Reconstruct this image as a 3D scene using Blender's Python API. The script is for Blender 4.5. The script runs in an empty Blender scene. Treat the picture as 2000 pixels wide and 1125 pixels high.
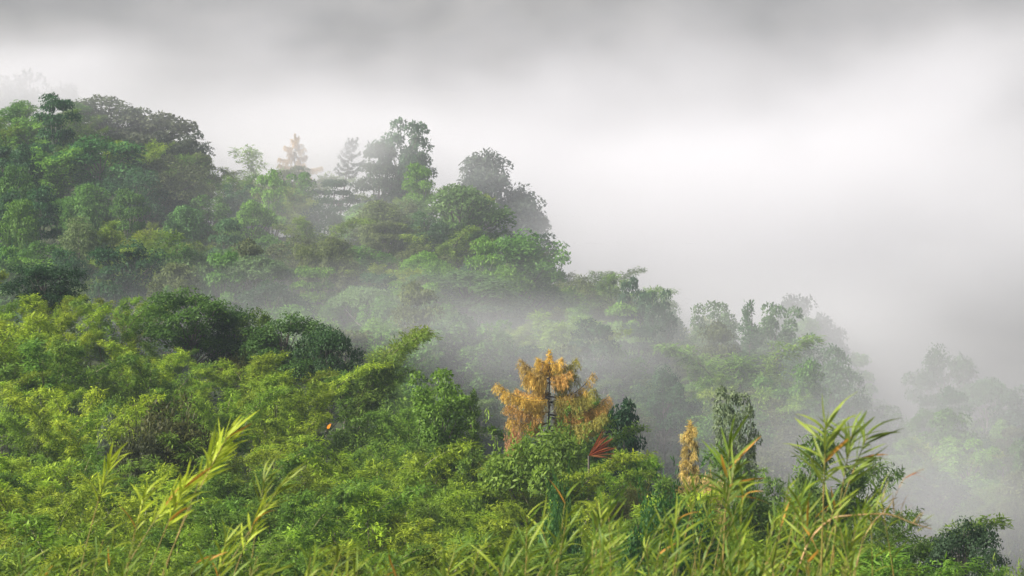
import bpy, math
import numpy as np
from mathutils import Vector, Matrix, Euler

# ------------------------------------------------------------------ camera, sky, sun, exposure
sc = bpy.context.scene
C = sc.collection
F = 5556.0                       # focal length in photograph pixels (2000 wide): a 100 mm lens
CAM = np.array([0.0, 0.0, 0.0])

cam = bpy.data.cameras.new('camera'); cam_o = bpy.data.objects.new('camera', cam); C.objects.link(cam_o)
cam.lens = 100.0; cam.sensor_width = 36.0; cam.clip_start = 0.5; cam.clip_end = 6000.0
cam_o.location = (0, 0, 0); cam_o.rotation_euler = (math.radians(90), 0, 0)
cam.dof.use_dof = True; cam.dof.focus_distance = 230.0; cam.dof.aperture_fstop = 2.8
sc.camera = cam_o

SUN_DIR = Vector((-0.80, -0.28, 0.62)).normalized()      # towards the sun: high on the left, a little behind the camera
world = bpy.data.worlds.new('World'); sc.world = world; world.use_nodes = True
nt = world.node_tree; nt.nodes.clear()
sky = nt.nodes.new('ShaderNodeTexSky'); sky.sky_type = 'NISHITA'; sky.sun_disc = False
sky.sun_elevation = math.asin(SUN_DIR.z); sky.sun_rotation = math.atan2(SUN_DIR.x, SUN_DIR.y)
sky.air_density = 1.0; sky.dust_density = 4.0; sky.ozone_density = 1.0
hs = nt.nodes.new('ShaderNodeHueSaturation'); hs.inputs['Saturation'].default_value = 0.35
bg = nt.nodes.new('ShaderNodeBackground'); bg.inputs['Strength'].default_value = 0.075
wo = nt.nodes.new('ShaderNodeOutputWorld')
nt.links.new(sky.outputs[0], hs.inputs['Color']); nt.links.new(hs.outputs[0], bg.inputs['Color']); nt.links.new(bg.outputs[0], wo.inputs['Surface'])

sun = bpy.data.lights.new('sun', 'SUN'); sun.energy = 5.0; sun.angle = math.radians(3.0); sun.color = (1.0, 0.94, 0.84)
sun_o = bpy.data.objects.new('sun', sun); C.objects.link(sun_o)
sun_o.rotation_euler = SUN_DIR.to_track_quat('Z', 'Y').to_euler()

sc.view_settings.view_transform = 'Standard'; sc.view_settings.look = 'None'
sc.view_settings.exposure = 0.80; sc.view_settings.gamma = 1.0; sc.view_settings.use_curve_mapping = False
cy = sc.cycles
cy.max_bounces = 8; cy.diffuse_bounces = 2; cy.glossy_bounces = 1; cy.transmission_bounces = 3; cy.volume_bounces = 3
cy.transparent_max_bounces = 12; cy.volume_step_rate = 2.0; cy.volume_max_steps = 256
cy.use_denoising = True; cy.use_adaptive_sampling = True; cy.adaptive_threshold = 0.02
cy.caustics_reflective = False; cy.caustics_refractive = False

rng = np.random.default_rng(11)

def at(u, v, Y):                 # photograph pixel at a known depth -> point
    return np.array([(u - 1000.0) / F * Y, Y, (562.5 - v) / F * Y])

# ------------------------------------------------------------------ materials
def new_mat(name):
    m = bpy.data.materials.new(name); m.use_nodes = True; t = m.node_tree; t.nodes.clear()
    out = t.nodes.new('ShaderNodeOutputMaterial'); return m, t, out

def leaf_material(name, trans=0.46, rough=0.55, spec=0.22, hues=(0.525, 0.487), lo=0.95, hi=1.95):
    m, t, out = new_mat(name); N, L = t.nodes.new, t.links.new
    oi = N('ShaderNodeObjectInfo'); at_ = N('ShaderNodeAttribute'); at_.attribute_name = 'tint'
    mr = N('ShaderNodeMapRange'); mr.inputs['To Min'].default_value = lo; mr.inputs['To Max'].default_value = hi
    L(at_.outputs['Fac'], mr.inputs['Value'])
    mul = N('ShaderNodeVectorMath'); mul.operation = 'SCALE'; L(oi.outputs['Color'], mul.inputs[0]); L(mr.outputs[0], mul.inputs['Scale'])
    hue = N('ShaderNodeHueSaturation'); L(mul.outputs[0], hue.inputs['Color'])
    mh = N('ShaderNodeMapRange'); mh.inputs['To Min'].default_value = hues[0]; mh.inputs['To Max'].default_value = hues[1]
    wn = N('ShaderNodeTexNoise'); wn.inputs['Scale'].default_value = 0.55; wn.inputs['Detail'].default_value = 2
    geo = N('ShaderNodeNewGeometry'); L(geo.outputs['Position'], wn.inputs['Vector'])
    ad = N('ShaderNodeMath'); ad.operation = 'ADD'; L(at_.outputs['Fac'], ad.inputs[0]); L(wn.outputs['Fac'], ad.inputs[1])
    hf = N('ShaderNodeMath'); hf.operation = 'MULTIPLY'; hf.inputs[1].default_value = 0.5; L(ad.outputs[0], hf.inputs[0])
    L(hf.outputs[0], mh.inputs['Value']); L(mh.outputs[0], hue.inputs['Hue'])
    mv = N('ShaderNodeMapRange'); mv.inputs['From Min'].default_value = .3; mv.inputs['From Max'].default_value = .7
    mv.inputs['To Min'].default_value = 0.75; mv.inputs['To Max'].default_value = 1.25; L(wn.outputs['Fac'], mv.inputs['Value']); L(mv.outputs[0], hue.inputs['Value'])
    bs = N('ShaderNodeBsdfPrincipled'); bs.inputs['Roughness'].default_value = rough; bs.inputs['Specular IOR Level'].default_value = spec
    L(hue.outputs[0], bs.inputs['Base Color'])
    tr = N('ShaderNodeBsdfTranslucent'); L(hue.outputs[0], tr.inputs['Color'])
    mx = N('ShaderNodeMixShader'); mx.inputs[0].default_value = trans
    L(bs.outputs[0], mx.inputs[1]); L(tr.outputs[0], mx.inputs[2]); L(mx.outputs[0], out.inputs['Surface'])
    return m

def noise_material(name, c1, c2, scale, rough=0.85, bump=0.3, coords='Object', stretch=(1, 1, 1)):
    m, t, out = new_mat(name); N, L = t.nodes.new, t.links.new
    tc = N('ShaderNodeTexCoord'); mp = N('ShaderNodeMapping'); mp.inputs['Scale'].default_value = stretch
    L(tc.outputs[coords], mp.inputs['Vector'])
    nz = N('ShaderNodeTexNoise'); nz.inputs['Scale'].default_value = scale; nz.inputs['Detail'].default_value = 8; L(mp.outputs[0], nz.inputs['Vector'])
    cr = N('ShaderNodeValToRGB'); cr.color_ramp.elements[0].position = .32; cr.color_ramp.elements[1].position = .68
    cr.color_ramp.elements[0].color = (*c1, 1); cr.color_ramp.elements[1].color = (*c2, 1); L(nz.outputs['Fac'], cr.inputs[0])
    bs = N('ShaderNodeBsdfPrincipled'); bs.inputs['Roughness'].default_value = rough; L(cr.outputs[0], bs.inputs['Base Color'])
    bp = N('ShaderNodeBump'); bp.inputs['Strength'].default_value = bump; L(nz.outputs['Fac'], bp.inputs['Height']); L(bp.outputs[0], bs.inputs['Normal'])
    L(bs.outputs[0], out.inputs['Surface']); return m

M_LEAF = leaf_material('leaf')
M_DRY = leaf_material('dry_leaf', trans=0.30, rough=0.8, spec=0.05, hues=(0.505, 0.495), lo=.6, hi=1.5)
M_BLADE = leaf_material('reed_blade', trans=0.40, rough=0.5, spec=0.25, hues=(0.51, 0.485), lo=1.5, hi=1.5)
M_BARK = noise_material('bark', (.05, .042, .035), (.16, .14, .12), 3.0, stretch=(1, 1, .25))
M_PALE = noise_material('pale_bark', (.16, .15, .13), (.38, .36, .33), 3.0, stretch=(1, 1, .25))
M_CULM = noise_material('bamboo_stem', (.07, .09, .03), (.20, .18, .07), 2.0, rough=.5, bump=.1)
M_SHEATH = noise_material('reed_stem', (.13, .16, .03), (.34, .22, .05), 4.0, rough=.6, bump=.1)
M_DRYSTEM = noise_material('dry_stem', (.36, .20, .06), (.50, .36, .18), 5.0, rough=.6, bump=.1)
M_GROUND = noise_material('forest_floor', (.020, .030, .010), (.050, .065, .020), 0.4, coords='Generated' if False else 'Object')
M_MOUNT = noise_material('far_forest_cover', (.028, .027, .026), (.056, .053, .050), 0.06, bump=1.0)

# ------------------------------------------------------------------ terrain
UA   = [-300, 0,   200, 400, 600, 700, 800, 900, 1000, 1100, 1250, 1400, 1550, 1700, 1850, 2000, 2300]
VTA  = [450,  492, 560, 635, 688, 735, 772, 785, 832,  850,  880,  905,  945,  1015, 1085, 1115, 1150]   # plain canopy line of the near slope
YTA  = [265,  262, 258, 252, 245, 238, 230, 225, 220,  215,  205,  195,  185,  172,  160,  150,  140]
UB   = [-300, 0,   150, 300, 420, 500, 640, 780, 900, 1000, 1100, 1200, 1330, 1450, 1600, 1700, 1800, 1900, 2000, 2300]
VTB  = [220,  225, 235, 300, 345, 365, 360, 385, 400, 455,  525,  575,  640,  665,  715,  790,  790,  790,  805,  860]
VFB  = [590,  600, 615, 635, 650, 655, 670, 690, 715, 735,  760,  785,  815,  840,  880,  910,  930,  950,  970, 1000]
Y0A, YFB, YCB = 120.0, 360.0, 500.0
HA, HB = 6.0, 9.0

def smooth(t): t = np.clip(t, 0, 1); return t * t * (3 - 2 * t)
def fbm(x, y, s, seed=0):
    o = 0; a = 1
    for k in range(4):
        o = o + a * (np.sin(x / s + seed + 1.7 * k + 1.3 * np.sin(y / s * .8 + k)) * np.cos(y / s * 1.1 - seed * .7 + 2.1 * k)); s *= .5; a *= .5
    return o
def ground(x, Y):
    x = np.asarray(x, float); Y = np.asarray(Y, float)
    u = 1000 + F * x / np.maximum(Y, 40.0)
    ua = np.clip(u, -300, 2300)
    yt = np.interp(ua, UA, YTA); vt = np.interp(ua, UA, VTA)
    fore = -1.7 - np.clip(Y, -60, 70) * 0.105
    s = np.clip((Y - Y0A) / (yt - Y0A), 0, 1)
    v = 1195 + (vt - 1195) * s
    slope = (562.5 - v) / F * np.clip(Y, Y0A, None).clip(None, yt) - HA
    near = fore + (slope - fore) * smooth((Y - 55) / (Y0A - 55))
    past = slope - np.maximum(Y - yt, 0) * 0.55
    near = np.where(Y > yt, past, near)
    sb = np.clip((Y - YFB) / (YCB - YFB), 0, 1)
    vb = np.interp(ua, UB, VFB) * (1 - sb) + np.interp(ua, UB, VTB) * sb
    zb = (562.5 - vb) / F * np.clip(Y, YFB, YCB) - HB
    zb = zb - np.clip(YFB - Y, 0, None) * 0.35
    back = np.interp(ua, [0, 250, 700, 1300], [0.05, 0.1, .12, .2])
    zb = zb - np.clip(Y - YCB, 0, 70) * back - np.clip(Y - YCB - 70, 0, 260) * 0.35
    mount = (Y - 860) * 0.62 - 95 + fbm(x, Y, 130.0, 2.0) * 22
    z = np.where(Y < yt, near, np.maximum(np.maximum(near, zb), mount))
    return z + fbm(x, Y, 17.0) * 0.25 * smooth((Y - 60) / 60)

def grid_mesh(name, xs, ys, zf, mat, smooth_shade=True):
    X, Yg = np.meshgrid(xs, ys); Z = zf(X, Yg); nx, ny = len(xs), len(ys)
    V = np.stack([X, Yg, Z], -1).reshape(-1, 3)
    i = np.arange(nx * ny).reshape(ny, nx)
    Q = np.stack([i[:-1, :-1], i[:-1, 1:], i[1:, 1:], i[1:, :-1]], -1).reshape(-1, 4)
    me = quad_mesh(name, V, Q); me.materials.append(mat)
    me.polygons.foreach_set('use_smooth', np.ones(len(Q), bool))
    return me

def quad_mesh(name, V, Q, tint=None):
    me = bpy.data.meshes.new(name)
    me.vertices.add(len(V)); me.vertices.foreach_set('co', np.asarray(V, np.float32).ravel())
    k = Q.shape[1]
    me.loops.add(Q.size); me.loops.foreach_set('vertex_index', Q.astype(np.int32).ravel())
    me.polygons.add(len(Q)); me.polygons.foreach_set('loop_start', np.arange(0, Q.size, k, dtype=np.int32))
    if tint is not None:
        a = me.attributes.new('tint', 'FLOAT', 'FACE'); a.data.foreach_set('value', np.asarray(tint, np.float32))
    me.update(calc_edges=True); return me

def link(name, data, parent=None, **props):
    o = bpy.data.objects.new(name, data); C.objects.link(o); o.parent = parent
    for k, val in props.items(): o[k] = val
    return o

xs = np.unique(np.concatenate([np.linspace(-1600, -200, 60), np.arange(-200, 260, 4.0), np.linspace(260, 1600, 60)]))
ys = np.unique(np.concatenate([np.linspace(-80, 20, 8), np.arange(20, 620, 4.0), np.arange(620, 860, 10.0), np.arange(860, 1330, 13.0)]))
hill_me = grid_mesh('hillside', xs, ys, ground, M_GROUND)
hill_me.materials.append(M_MOUNT)
cy_ = np.empty(len(hill_me.polygons) * 3); hill_me.polygons.foreach_get('center', cy_)
hill_me.polygons.foreach_set('material_index', (cy_.reshape(-1, 3)[:, 1] > 700).astype(np.int32))
link('hillside', hill_me, kind='structure', label='forested hillside falling into a misty valley with a mountain behind')

# ------------------------------------------------------------------ leaf and wood builders
def unit(a): return a / np.maximum(np.linalg.norm(a, axis=-1, keepdims=True), 1e-9)
def rdir(r, n): return unit(r.normal(size=(n, 3)))

class Leaves:
    def __init__(s): s.V = []; s.T = []
    def add(s, P, D, Nn, L, W, tint, fold=.12):
        n = len(P); D = unit(D); S = unit(np.cross(D, Nn)); Nn = np.cross(S, D)
        L = np.broadcast_to(np.asarray(L, float).reshape(-1, 1), (n, 1)); W = np.broadcast_to(np.asarray(W, float).reshape(-1, 1), (n, 1))
        mid = P + D * L * .45 - Nn * W * fold
        s.V.append(np.stack([P, mid + S * W * .5, P + D * L - Nn * L * .08, mid - S * W * .5], 1).reshape(-1, 3)); s.T.append(np.broadcast_to(tint, (n,)))
    def mesh(s, name, mat=None):
        V = np.concatenate(s.V); Q = np.arange(len(V)).reshape(-1, 4)
        me = quad_mesh(name, V, Q, np.concatenate(s.T)); me.materials.append(mat or M_LEAF); return me

class Wood:
    def __init__(s): s.V = []; s.Q = []; s.n = 0
    def tube(s, pts, rad, k=6):
        pts = np.asarray(pts, float); m = len(pts); T = np.gradient(pts, axis=0); T = unit(T)
        ref = np.where(np.abs(T[:, 2:3]) > .9, np.array([[1., 0, 0]]), np.array([[0, 0, 1.]]))
        A = unit(np.cross(T, ref)); B = np.cross(T, A); a = np.linspace(0, 2 * np.pi, k, endpoint=False)
        R = pts[:, None] + (A[:, None] * np.cos(a)[None, :, None] + B[:, None] * np.sin(a)[None, :, None]) * np.asarray(rad, float).reshape(-1, 1, 1)
        i = np.arange(m * k).reshape(m, k) + s.n; j = np.roll(i, -1, 1)
        s.Q.append(np.stack([i[:-1], j[:-1], j[1:], i[1:]], -1).reshape(-1, 4)); s.V.append(R.reshape(-1, 3)); s.n += m * k
    def mesh(s, name, mat):
        me = quad_mesh(name, np.concatenate(s.V), np.concatenate(s.Q)); me.materials.append(mat)
        me.polygons.foreach_set('use_smooth', np.ones(len(me.polygons), bool)); return me

def arc(a, b, n=6, sag=0.0, r=None, wob=0.0):
    t = np.linspace(0, 1, n)[:, None]; p = np.asarray(a) * (1 - t) + np.asarray(b) * t; p[:, 2] += (sag * 4 * t * (1 - t))[:, 0]
    if r is not None and wob: p[1:-1] += r.normal(size=(n - 2, 3)) * wob
    return p

UP = np.array([0, 0, 1.0])
def clump_leaves(LV, r, c, rad, n, L, W, droop=.25, flat=.75):
    d = rdir(r, n); d[:, 2] = np.where(d[:, 2] < -.3, -d[:, 2], d[:, 2])
    rr = rad * (0.55 + .5 * r.random(n) ** .6)[:, None]
    P = c + d * rr * np.array([1, 1, flat])
    Nn = unit(d * .9 + UP * .45 + r.normal(size=(n, 3)) * .38)
    D = unit(np.cross(Nn, rdir(r, n)) + d * .5 - UP * droop)
    LV.add(P, D, Nn, L * (.7 + .6 * r.random(n)), W * (.7 + .6 * r.random(n)), r.random(n))

def broadleaf(seed, H=12., rx=4.6, rz=4.0, zc=8., ncl=46, nl=150, L=.42, W=.24, shape='round', pale=False):
    """trunk mesh and crown mesh, base at the origin, H metres tall"""
    r = np.random.default_rng(seed); LV = Leaves(); WD = Wood()
    lean = r.normal(size=2) * .25
    top = np.array([lean[0], lean[1], zc + rz * .35])
    pts = arc((0, 0, -1.2), top, 9, r=r, wob=.09); WD.tube(pts, np.linspace(.26, .07, 9) * H / 12, 7)
    golden = np.pi * (3 - 5 ** .5)
    if shape == 'lobed':
        nlob = int(r.integers(10, 14)); lob = []
        for k in range(nlob):
            ph = k * golden + r.normal() * .4; z = .62 - 1.5 * (k / nlob) ** .9 + r.normal() * .08; q = math.sqrt(max(.05, 1 - z * z)) * r.uniform(.50, .74) * (k > 0)
            lob.append((np.array([math.cos(ph) * q * rx, math.sin(ph) * q * rx, zc + z * rz]), rx * r.uniform(.28, .44)))
    for k in range(ncl):
        f = (k + .5) / ncl
        if shape == 'round': z = 1 - 1.62 * f; q = math.sqrt(max(0, 1 - z * z)) * (1 if z > 0 else .95)
        elif shape == 'umbrella': z = .75 - .75 * f; q = math.sqrt(f) * 1.15
        elif shape == 'layer': z = [-.75, -.25, .25, .8][k % 4] + r.normal() * .06; q = [1.15, 1.05, .85, .5][k % 4] * math.sqrt(r.random())
        elif shape == 'cone': z = 1 - 2 * f; q = .18 + .85 * f
        elif shape == 'lobed': z = q = 0
        elif shape == 'tall': z = 1 - 2 * f; q = .55 + .4 * math.sin(f * 3.0 + seed)
        ph = k * golden + r.normal() * .35
        rad = .66 + .34 * r.random() + .12 * math.sin(3 * ph + seed)
        c = np.array([math.cos(ph) * q * rx * rad, math.sin(ph) * q * rx * rad, zc + z * rz * (.85 + .3 * r.random())])
        if shape == 'lobed':
            lc, lr = lob[k % nlob]; d = rdir(r, 1)[0]; d[2] = abs(d[2]) * 1.1 - .35; c = lc + unit(d[None])[0] * lr * r.uniform(.6, 1.05) * np.array([1, 1, .8])
        rc = rx * (.20 + .16 * r.random()) * (.8 if shape == 'lobed' else 1.05)
        clump_leaves(LV, r, c, rc, int(nl * (.6 + .8 * r.random())), L, W, flat=.55 if shape in ('umbrella', 'layer') else .72)
        if k % 2 == 0:
            s = pts[min(8, int(2 + 6 * np.clip((c[2] - zc + rz) / (2 * rz), 0, 1)))]
            WD.tube(arc(s, c, 5, sag=-.25, r=r, wob=.07), np.linspace(.085, .025, 5) * H / 12, 5)
    # loose sprigs breaking the outline
    n = 140; d = rdir(r, n); d[:, 2] = np.abs(d[:, 2]) * .9 - .25
    P = np.array([0, 0, zc]) + d * np.array([rx, rx, rz]) * (.95 + .22 * r.random(n))[:, None]
    if shape in ('round', 'tall'): LV.add(P, d + UP * .2, rdir(r, n), L * .9, W * .8, r.random(n))
    return WD.mesh('trunk', M_PALE if pale else M_BARK), LV.mesh('crown')

def spire(seed, H=12., R=2.3):
    """a slender tree: short rising sprays round one straight stem, ragged and open at the edge"""
    r = np.random.default_rng(seed); LV = Leaves(); WD = Wood()
    WD.tube(arc((0, 0, -1.2), (r.normal() * .15, r.normal() * .15, H), 10, r=r, wob=.06), np.linspace(.2, .02, 10), 6)
    for k in range(150):
        f = r.random() ** .85; z = H * (1 - .9 * f); ph = r.random() * 6.283
        ln = R * (.12 + .9 * f ** .75) * (.45 + .75 * r.random()) * (1 + .25 * math.sin(f * 17 + seed))
        out = np.array([math.cos(ph), math.sin(ph), .35 + .5 * (1 - f)]); n = int(26 + 34 * ln / R); s = r.random(n)[:, None] ** .7
        pos = np.array([0, 0, z - .4 * ln]) + out * ln * s - UP * .25 * ln * s * s + r.normal(size=(n, 3)) * .15
        LV.add(pos, out * .6 - UP * .3 + r.normal(size=(n, 3)) * .5, unit(UP * .7 + out * .6 + r.normal(size=(n, 3)) * .4), .34 * (.6 + .8 * r.random(n)), .13, r.random(n))
        if k % 6 == 0: WD.tube(arc((0, 0, z - .4 * ln), np.array([0, 0, z - .5 * ln]) + out * ln * .8, 4), np.linspace(.04, .012, 4), 4)
    return WD.mesh('trunk', M_BARK), LV.mesh('crown')

def draped(seed, H=12., rx=3.4):
    """a tree hung with creepers: leaf curtains fall in ropes from the crown"""
    r = np.random.default_rng(seed); LV = Leaves(); WD = Wood()
    WD.tube(arc((0, 0, -1.2), (r.normal() * .3, 0, H * .85), 8, r=r, wob=.1), np.linspace(.24, .07, 8), 7)
    for k in range(34):
        ph = r.random() * 6.283; q = math.sqrt(r.random()) * rx; x, y = math.cos(ph) * q, math.sin(ph) * q
        zt = H * (.97 - .32 * (q / rx) ** 2) + r.normal() * .4; ln = H * (.2 + .4 * r.random())
        clump_leaves(LV, r, np.array([x, y, zt - .5]), .95, 80, .36, .2)
        n = int(ln * 48); t = r.random(n)
        P = np.stack([x + r.normal(size=n) * (.22 + .3 * (1 - t)), y + r.normal(size=n) * (.22 + .3 * (1 - t)), zt - .6 - t * ln], 1)
        out = unit(np.stack([P[:, 0], P[:, 1], 0 * t], 1)); Nn = unit(out + UP * .5 + r.normal(size=(n, 3)) * .4)
        LV.add(P, -UP + .45 * out + r.normal(size=(n, 3)) * .3, Nn, .34 * (.7 + .6 * r.random(n)), .19, r.random(n))
        if k % 5 == 0: WD.tube(arc((0, 0, H * .5), (x, y, zt - .6), 5), np.linspace(.09, .02, 5), 5)
    return WD.mesh('trunk', M_BARK), LV.mesh('crown')

def culm(seed, H=7.5, bend=2.2, L=.27, W=.065, nb=56, per=26):
    """one arching bamboo culm: stem mesh and its foliage mesh"""
    r = np.random.default_rng(seed); LV = Leaves(); WD = Wood()
    t = np.linspace(0, 1, 15)
    cx = bend * t ** 2.3; cz = H * (t - .16 * t ** 4); cyy = .25 * np.sin(t * 3 + seed) * t
    P = np.stack([cx, cyy, cz], 1); P[0, 2] = -1.0
    WD.tube(P, np.linspace(.05, .012, 15), 5)
    T = unit(np.gradient(P, axis=0))
    for k in range(nb):
        f = .22 + .78 * ((k + r.random()) / nb) ** .8
        p = np.array([np.interp(f, t, P[:, j]) for j in range(3)]); tg = np.array([np.interp(f, t, T[:, j]) for j in range(3)])
        ph = r.random() * 6.283
        out = unit(np.array([math.cos(ph), math.sin(ph), .25]) + tg * .55)
        ln = (1.25 - .80 * f) * (.65 + .6 * r.random()) * 1.0
        n = int(per * (.7 + .6 * r.random())); s = np.sqrt(r.random(n))[:, None]
        pos = p + out * ln * s - UP * (.28 * ln * s ** 2) + r.normal(size=(n, 3)) * .10
        D = unit(out * .8 - UP * (.35 + .35 * r.random((n, 1))) + r.normal(size=(n, 3)) * .45)
        Nn = unit(UP * .8 + out * .45 + r.normal(size=(n, 3)) * .38)
        LV.add(pos, D, Nn, L * (.65 + .7 * r.random(n)), W * (.7 + .6 * r.random(n)), r.random(n))
    return WD.mesh('culm', M_CULM), LV.mesh('foliage')

def bush(seed, H=4.2, rx=2.6, ncl=30, nl=150, L=.25, W=.10):
    r = np.random.default_rng(seed); LV = Leaves(); WD = Wood()
    for k in range(ncl):
        ph = r.random() * 6.283; q = math.sqrt(r.random()); zz = H * (.25 + .68 * math.sqrt(max(0, 1 - q * q)) * (.55 + .45 * r.random()))
        c = np.array([math.cos(ph) * q * rx, math.sin(ph) * q * rx, zz])
        clump_leaves(LV, r, c, rx * (.2 + .17 * r.random()), nl, L, W, flat=.9)
        if k % 3 == 0: WD.tube(arc((r.normal() * .15, r.normal() * .15, -.8), c, 6, sag=.25, r=r, wob=.05), np.linspace(.06, .015, 6), 5)
    for k in range(16):                                              # upright shoots above the mound
        ph = r.random() * 6.283; q = r.random() * rx * .8; b = np.array([math.cos(ph) * q, math.sin(ph) * q, H * (.55 + .3 * r.random())])
        n = 34; s = r.random(n)[:, None]; d = unit(np.array([math.cos(ph) * .4, math.sin(ph) * .4, 1.0]) + r.normal(size=3) * .2)
        LV.add(b + d * s * 1.3 + r.normal(size=(n, 3)) * .09, d * .6 + rdir(r, n) * .8, unit(UP + r.normal(size=(n, 3)) * .6), L * .9, W * .7, r.random(n))
    return WD.mesh('stem', M_BARK), LV.mesh('crown')

def needle_bough(seed, ln, rise, drop, dens=270, L=.25, W=.026):
    """a conifer limb along +x that lifts at its tip, with a curtain of hanging twigs: limb mesh, foliage mesh"""
    r = np.random.default_rng(seed); LV = Leaves(); WD = Wood()
    t = np.linspace(0, 1, 9); P = np.stack([ln * t, .12 * np.sin(t * 4 + seed), rise * t ** 2.6 - .16 * ln * t * (1 - t)], 1)
    WD.tube(P, np.linspace(.065, .012, 9), 5)
    ntw = int(8 + ln * 9)
    for k in range(ntw):
        f = .10 + .90 * (k + r.random()) / ntw; p = np.array([np.interp(f, t, P[:, j]) for j in range(3)])
        side = r.choice([-1, 1]); h = drop * (.45 + .75 * r.random()) * (1.0 - .62 * f ** 2)
        w = np.array([.35 + .2 * r.random(), side * (.25 + .5 * r.random()), 0]) * (.6 + .3 * ln / 3)
        n = int(dens * h / 3.2) + 14; s = r.random(n)[:, None]
        pos = p + w * (s ** .7) * .9 - UP * h * s ** 1.35 + UP * .12 * (1 - s) + r.normal(size=(n, 3)) * .07
        D = unit(w * .6 - UP * (.35 + 1.2 * s) + r.normal(size=(n, 3)) * .38)
        LV.add(pos, D, unit(UP * .5 + np.array([0, side * .6, 0]) + r.normal(size=(n, 3)) * .5), L * (.6 + .8 * r.random(n)), W, r.random(n))
    n = 60; s = .86 + .16 * r.random(n); pos = np.stack([np.interp(s, t, P[:, j]) for j in range(3)], 1) + r.normal(size=(n, 3)) * .06
    LV.add(pos, np.array([.8, 0, .5]) + r.normal(size=(n, 3)) * .4, rdir(r, n), L, W, r.random(n))
    return WD.mesh('bough', M_BARK), LV.mesh('foliage', M_DRY)

# ------------------------------------------------------------------ prototypes (mesh data that the copies share)
ROUND = [broadleaf(100 + k, shape='lobed', rx=5.0 + .2 * k, rz=4.2 - .2 * k, zc=7.6, ncl=78, nl=105, L=.40, W=.22) for k in range(4)]
TALL = [broadleaf(120 + k, shape='tall', rx=3.6, rz=5.0, zc=7.0, ncl=54, nl=135) for k in range(3)]
UMB = [broadleaf(140 + k, shape='umbrella', rx=5.2, rz=2.6, zc=9.3, ncl=42, nl=150, pale=True) for k in range(2)]
LAYER = [broadleaf(150 + k, shape='layer', rx=4.2, rz=3.4, zc=8.4, ncl=44, nl=120, pale=k == 1) for k in range(2)]
CONE = [spire(160 + k) for k in range(3)]
DRAPE = [draped(170 + k) for k in range(3)]
DARK = [broadleaf(180 + k, shape='lobed', rx=5.0, rz=3.9, zc=7.4, ncl=110, nl=125, L=.29, W=.18) for k in range(3)]
MISTY = [broadleaf(190 + k, shape='lobed', rx=4.8, rz=4.8, zc=7.0, ncl=150, nl=80) for k in range(3)]
CULM = [culm(200 + k, H=7.3 + .35 * (k % 3), bend=1.3 + .55 * k) for k in range(6)]
BUSH = [bush(230 + k) for k in range(4)]
KINDS = dict(round=ROUND, tall=TALL, umbrella=UMB, layer=LAYER, cone=CONE, drape=DRAPE, dark=DARK, misty=MISTY, bush=BUSH)
NOM = dict(round=(12.1, 4.9), tall=(12.2, 3.6), umbrella=(12.0, 6.0), layer=(11.8, 4.7), cone=(12.2, 2.4), drape=(12.0, 3.7), dark=(11.6, 4.9), misty=(12.2, 4.9), bush=(4.6, 2.9)); NOM['cone'] = (12.1, 2.4)

def tint_obj(o, col): o.color = (*col, 1.0)

def plant(kind, name, x, Y, h, w, col, rot=None, variant=None, z=None, **props):
    """a tree or bush: an Empty on the ground with trunk and crown"""
    protos = KINDS[kind]; k = int(rng.integers(len(protos))) if variant is None else variant
    wd, cr = protos[k % len(protos)]; nh, nr = NOM[kind]
    root = bpy.data.objects.new(name, None); C.objects.link(root)
    root.location = (x, Y, float(ground(x, Y)) if z is None else z); root.rotation_euler = (0, 0, rng.random() * 6.283 if rot is None else rot)
    root.scale = (w / 2 / nr, w / 2 / nr, h / nh); root.empty_display_size = .2
    for kk, vv in props.items(): root[kk] = vv
    a = link('stem' if kind == 'bush' else 'trunk', wd, root); b = link('crown', cr, root); tint_obj(b, col)
    return root

def bamboo(x, Y, h, spread, col, n=8, name='bamboo_clump', lean=None, **props):
    """a clump: each culm its own part, its leaves a sub-part"""
    root = bpy.data.objects.new(name, None); C.objects.link(root); root.location = (x, Y, float(ground(x, Y)))
    root.rotation_euler = (0, 0, rng.random() * 6.283)
    if lean is not None: root.rotation_euler = (0, 0, 0)
    for kk, vv in props.items(): root[kk] = vv
    for k in range(n):
        st, fo = CULM[int(rng.integers(len(CULM)))]
        c = link('culm', st, root); az = (k + .6 * rng.random()) / n * 6.283 if lean is None else lean + rng.normal() * .35
        s = h / 7.0 * (.72 + .36 * rng.random())
        c.location = (math.cos(az) * spread * .3 * rng.random(), math.sin(az) * spread * .3 * rng.random(), 0)
        c.rotation_euler = (0, math.radians(rng.uniform(-4, 10)), az); c.scale = (s * spread / 2.6, s * spread / 2.6, s)
        f = link('foliage', fo, c)
        j = .85 + .3 * rng.random(); tint_obj(f, (col[0] * j * (.9 + .2 * rng.random()), col[1] * j, col[2] * j))
    return root

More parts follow.
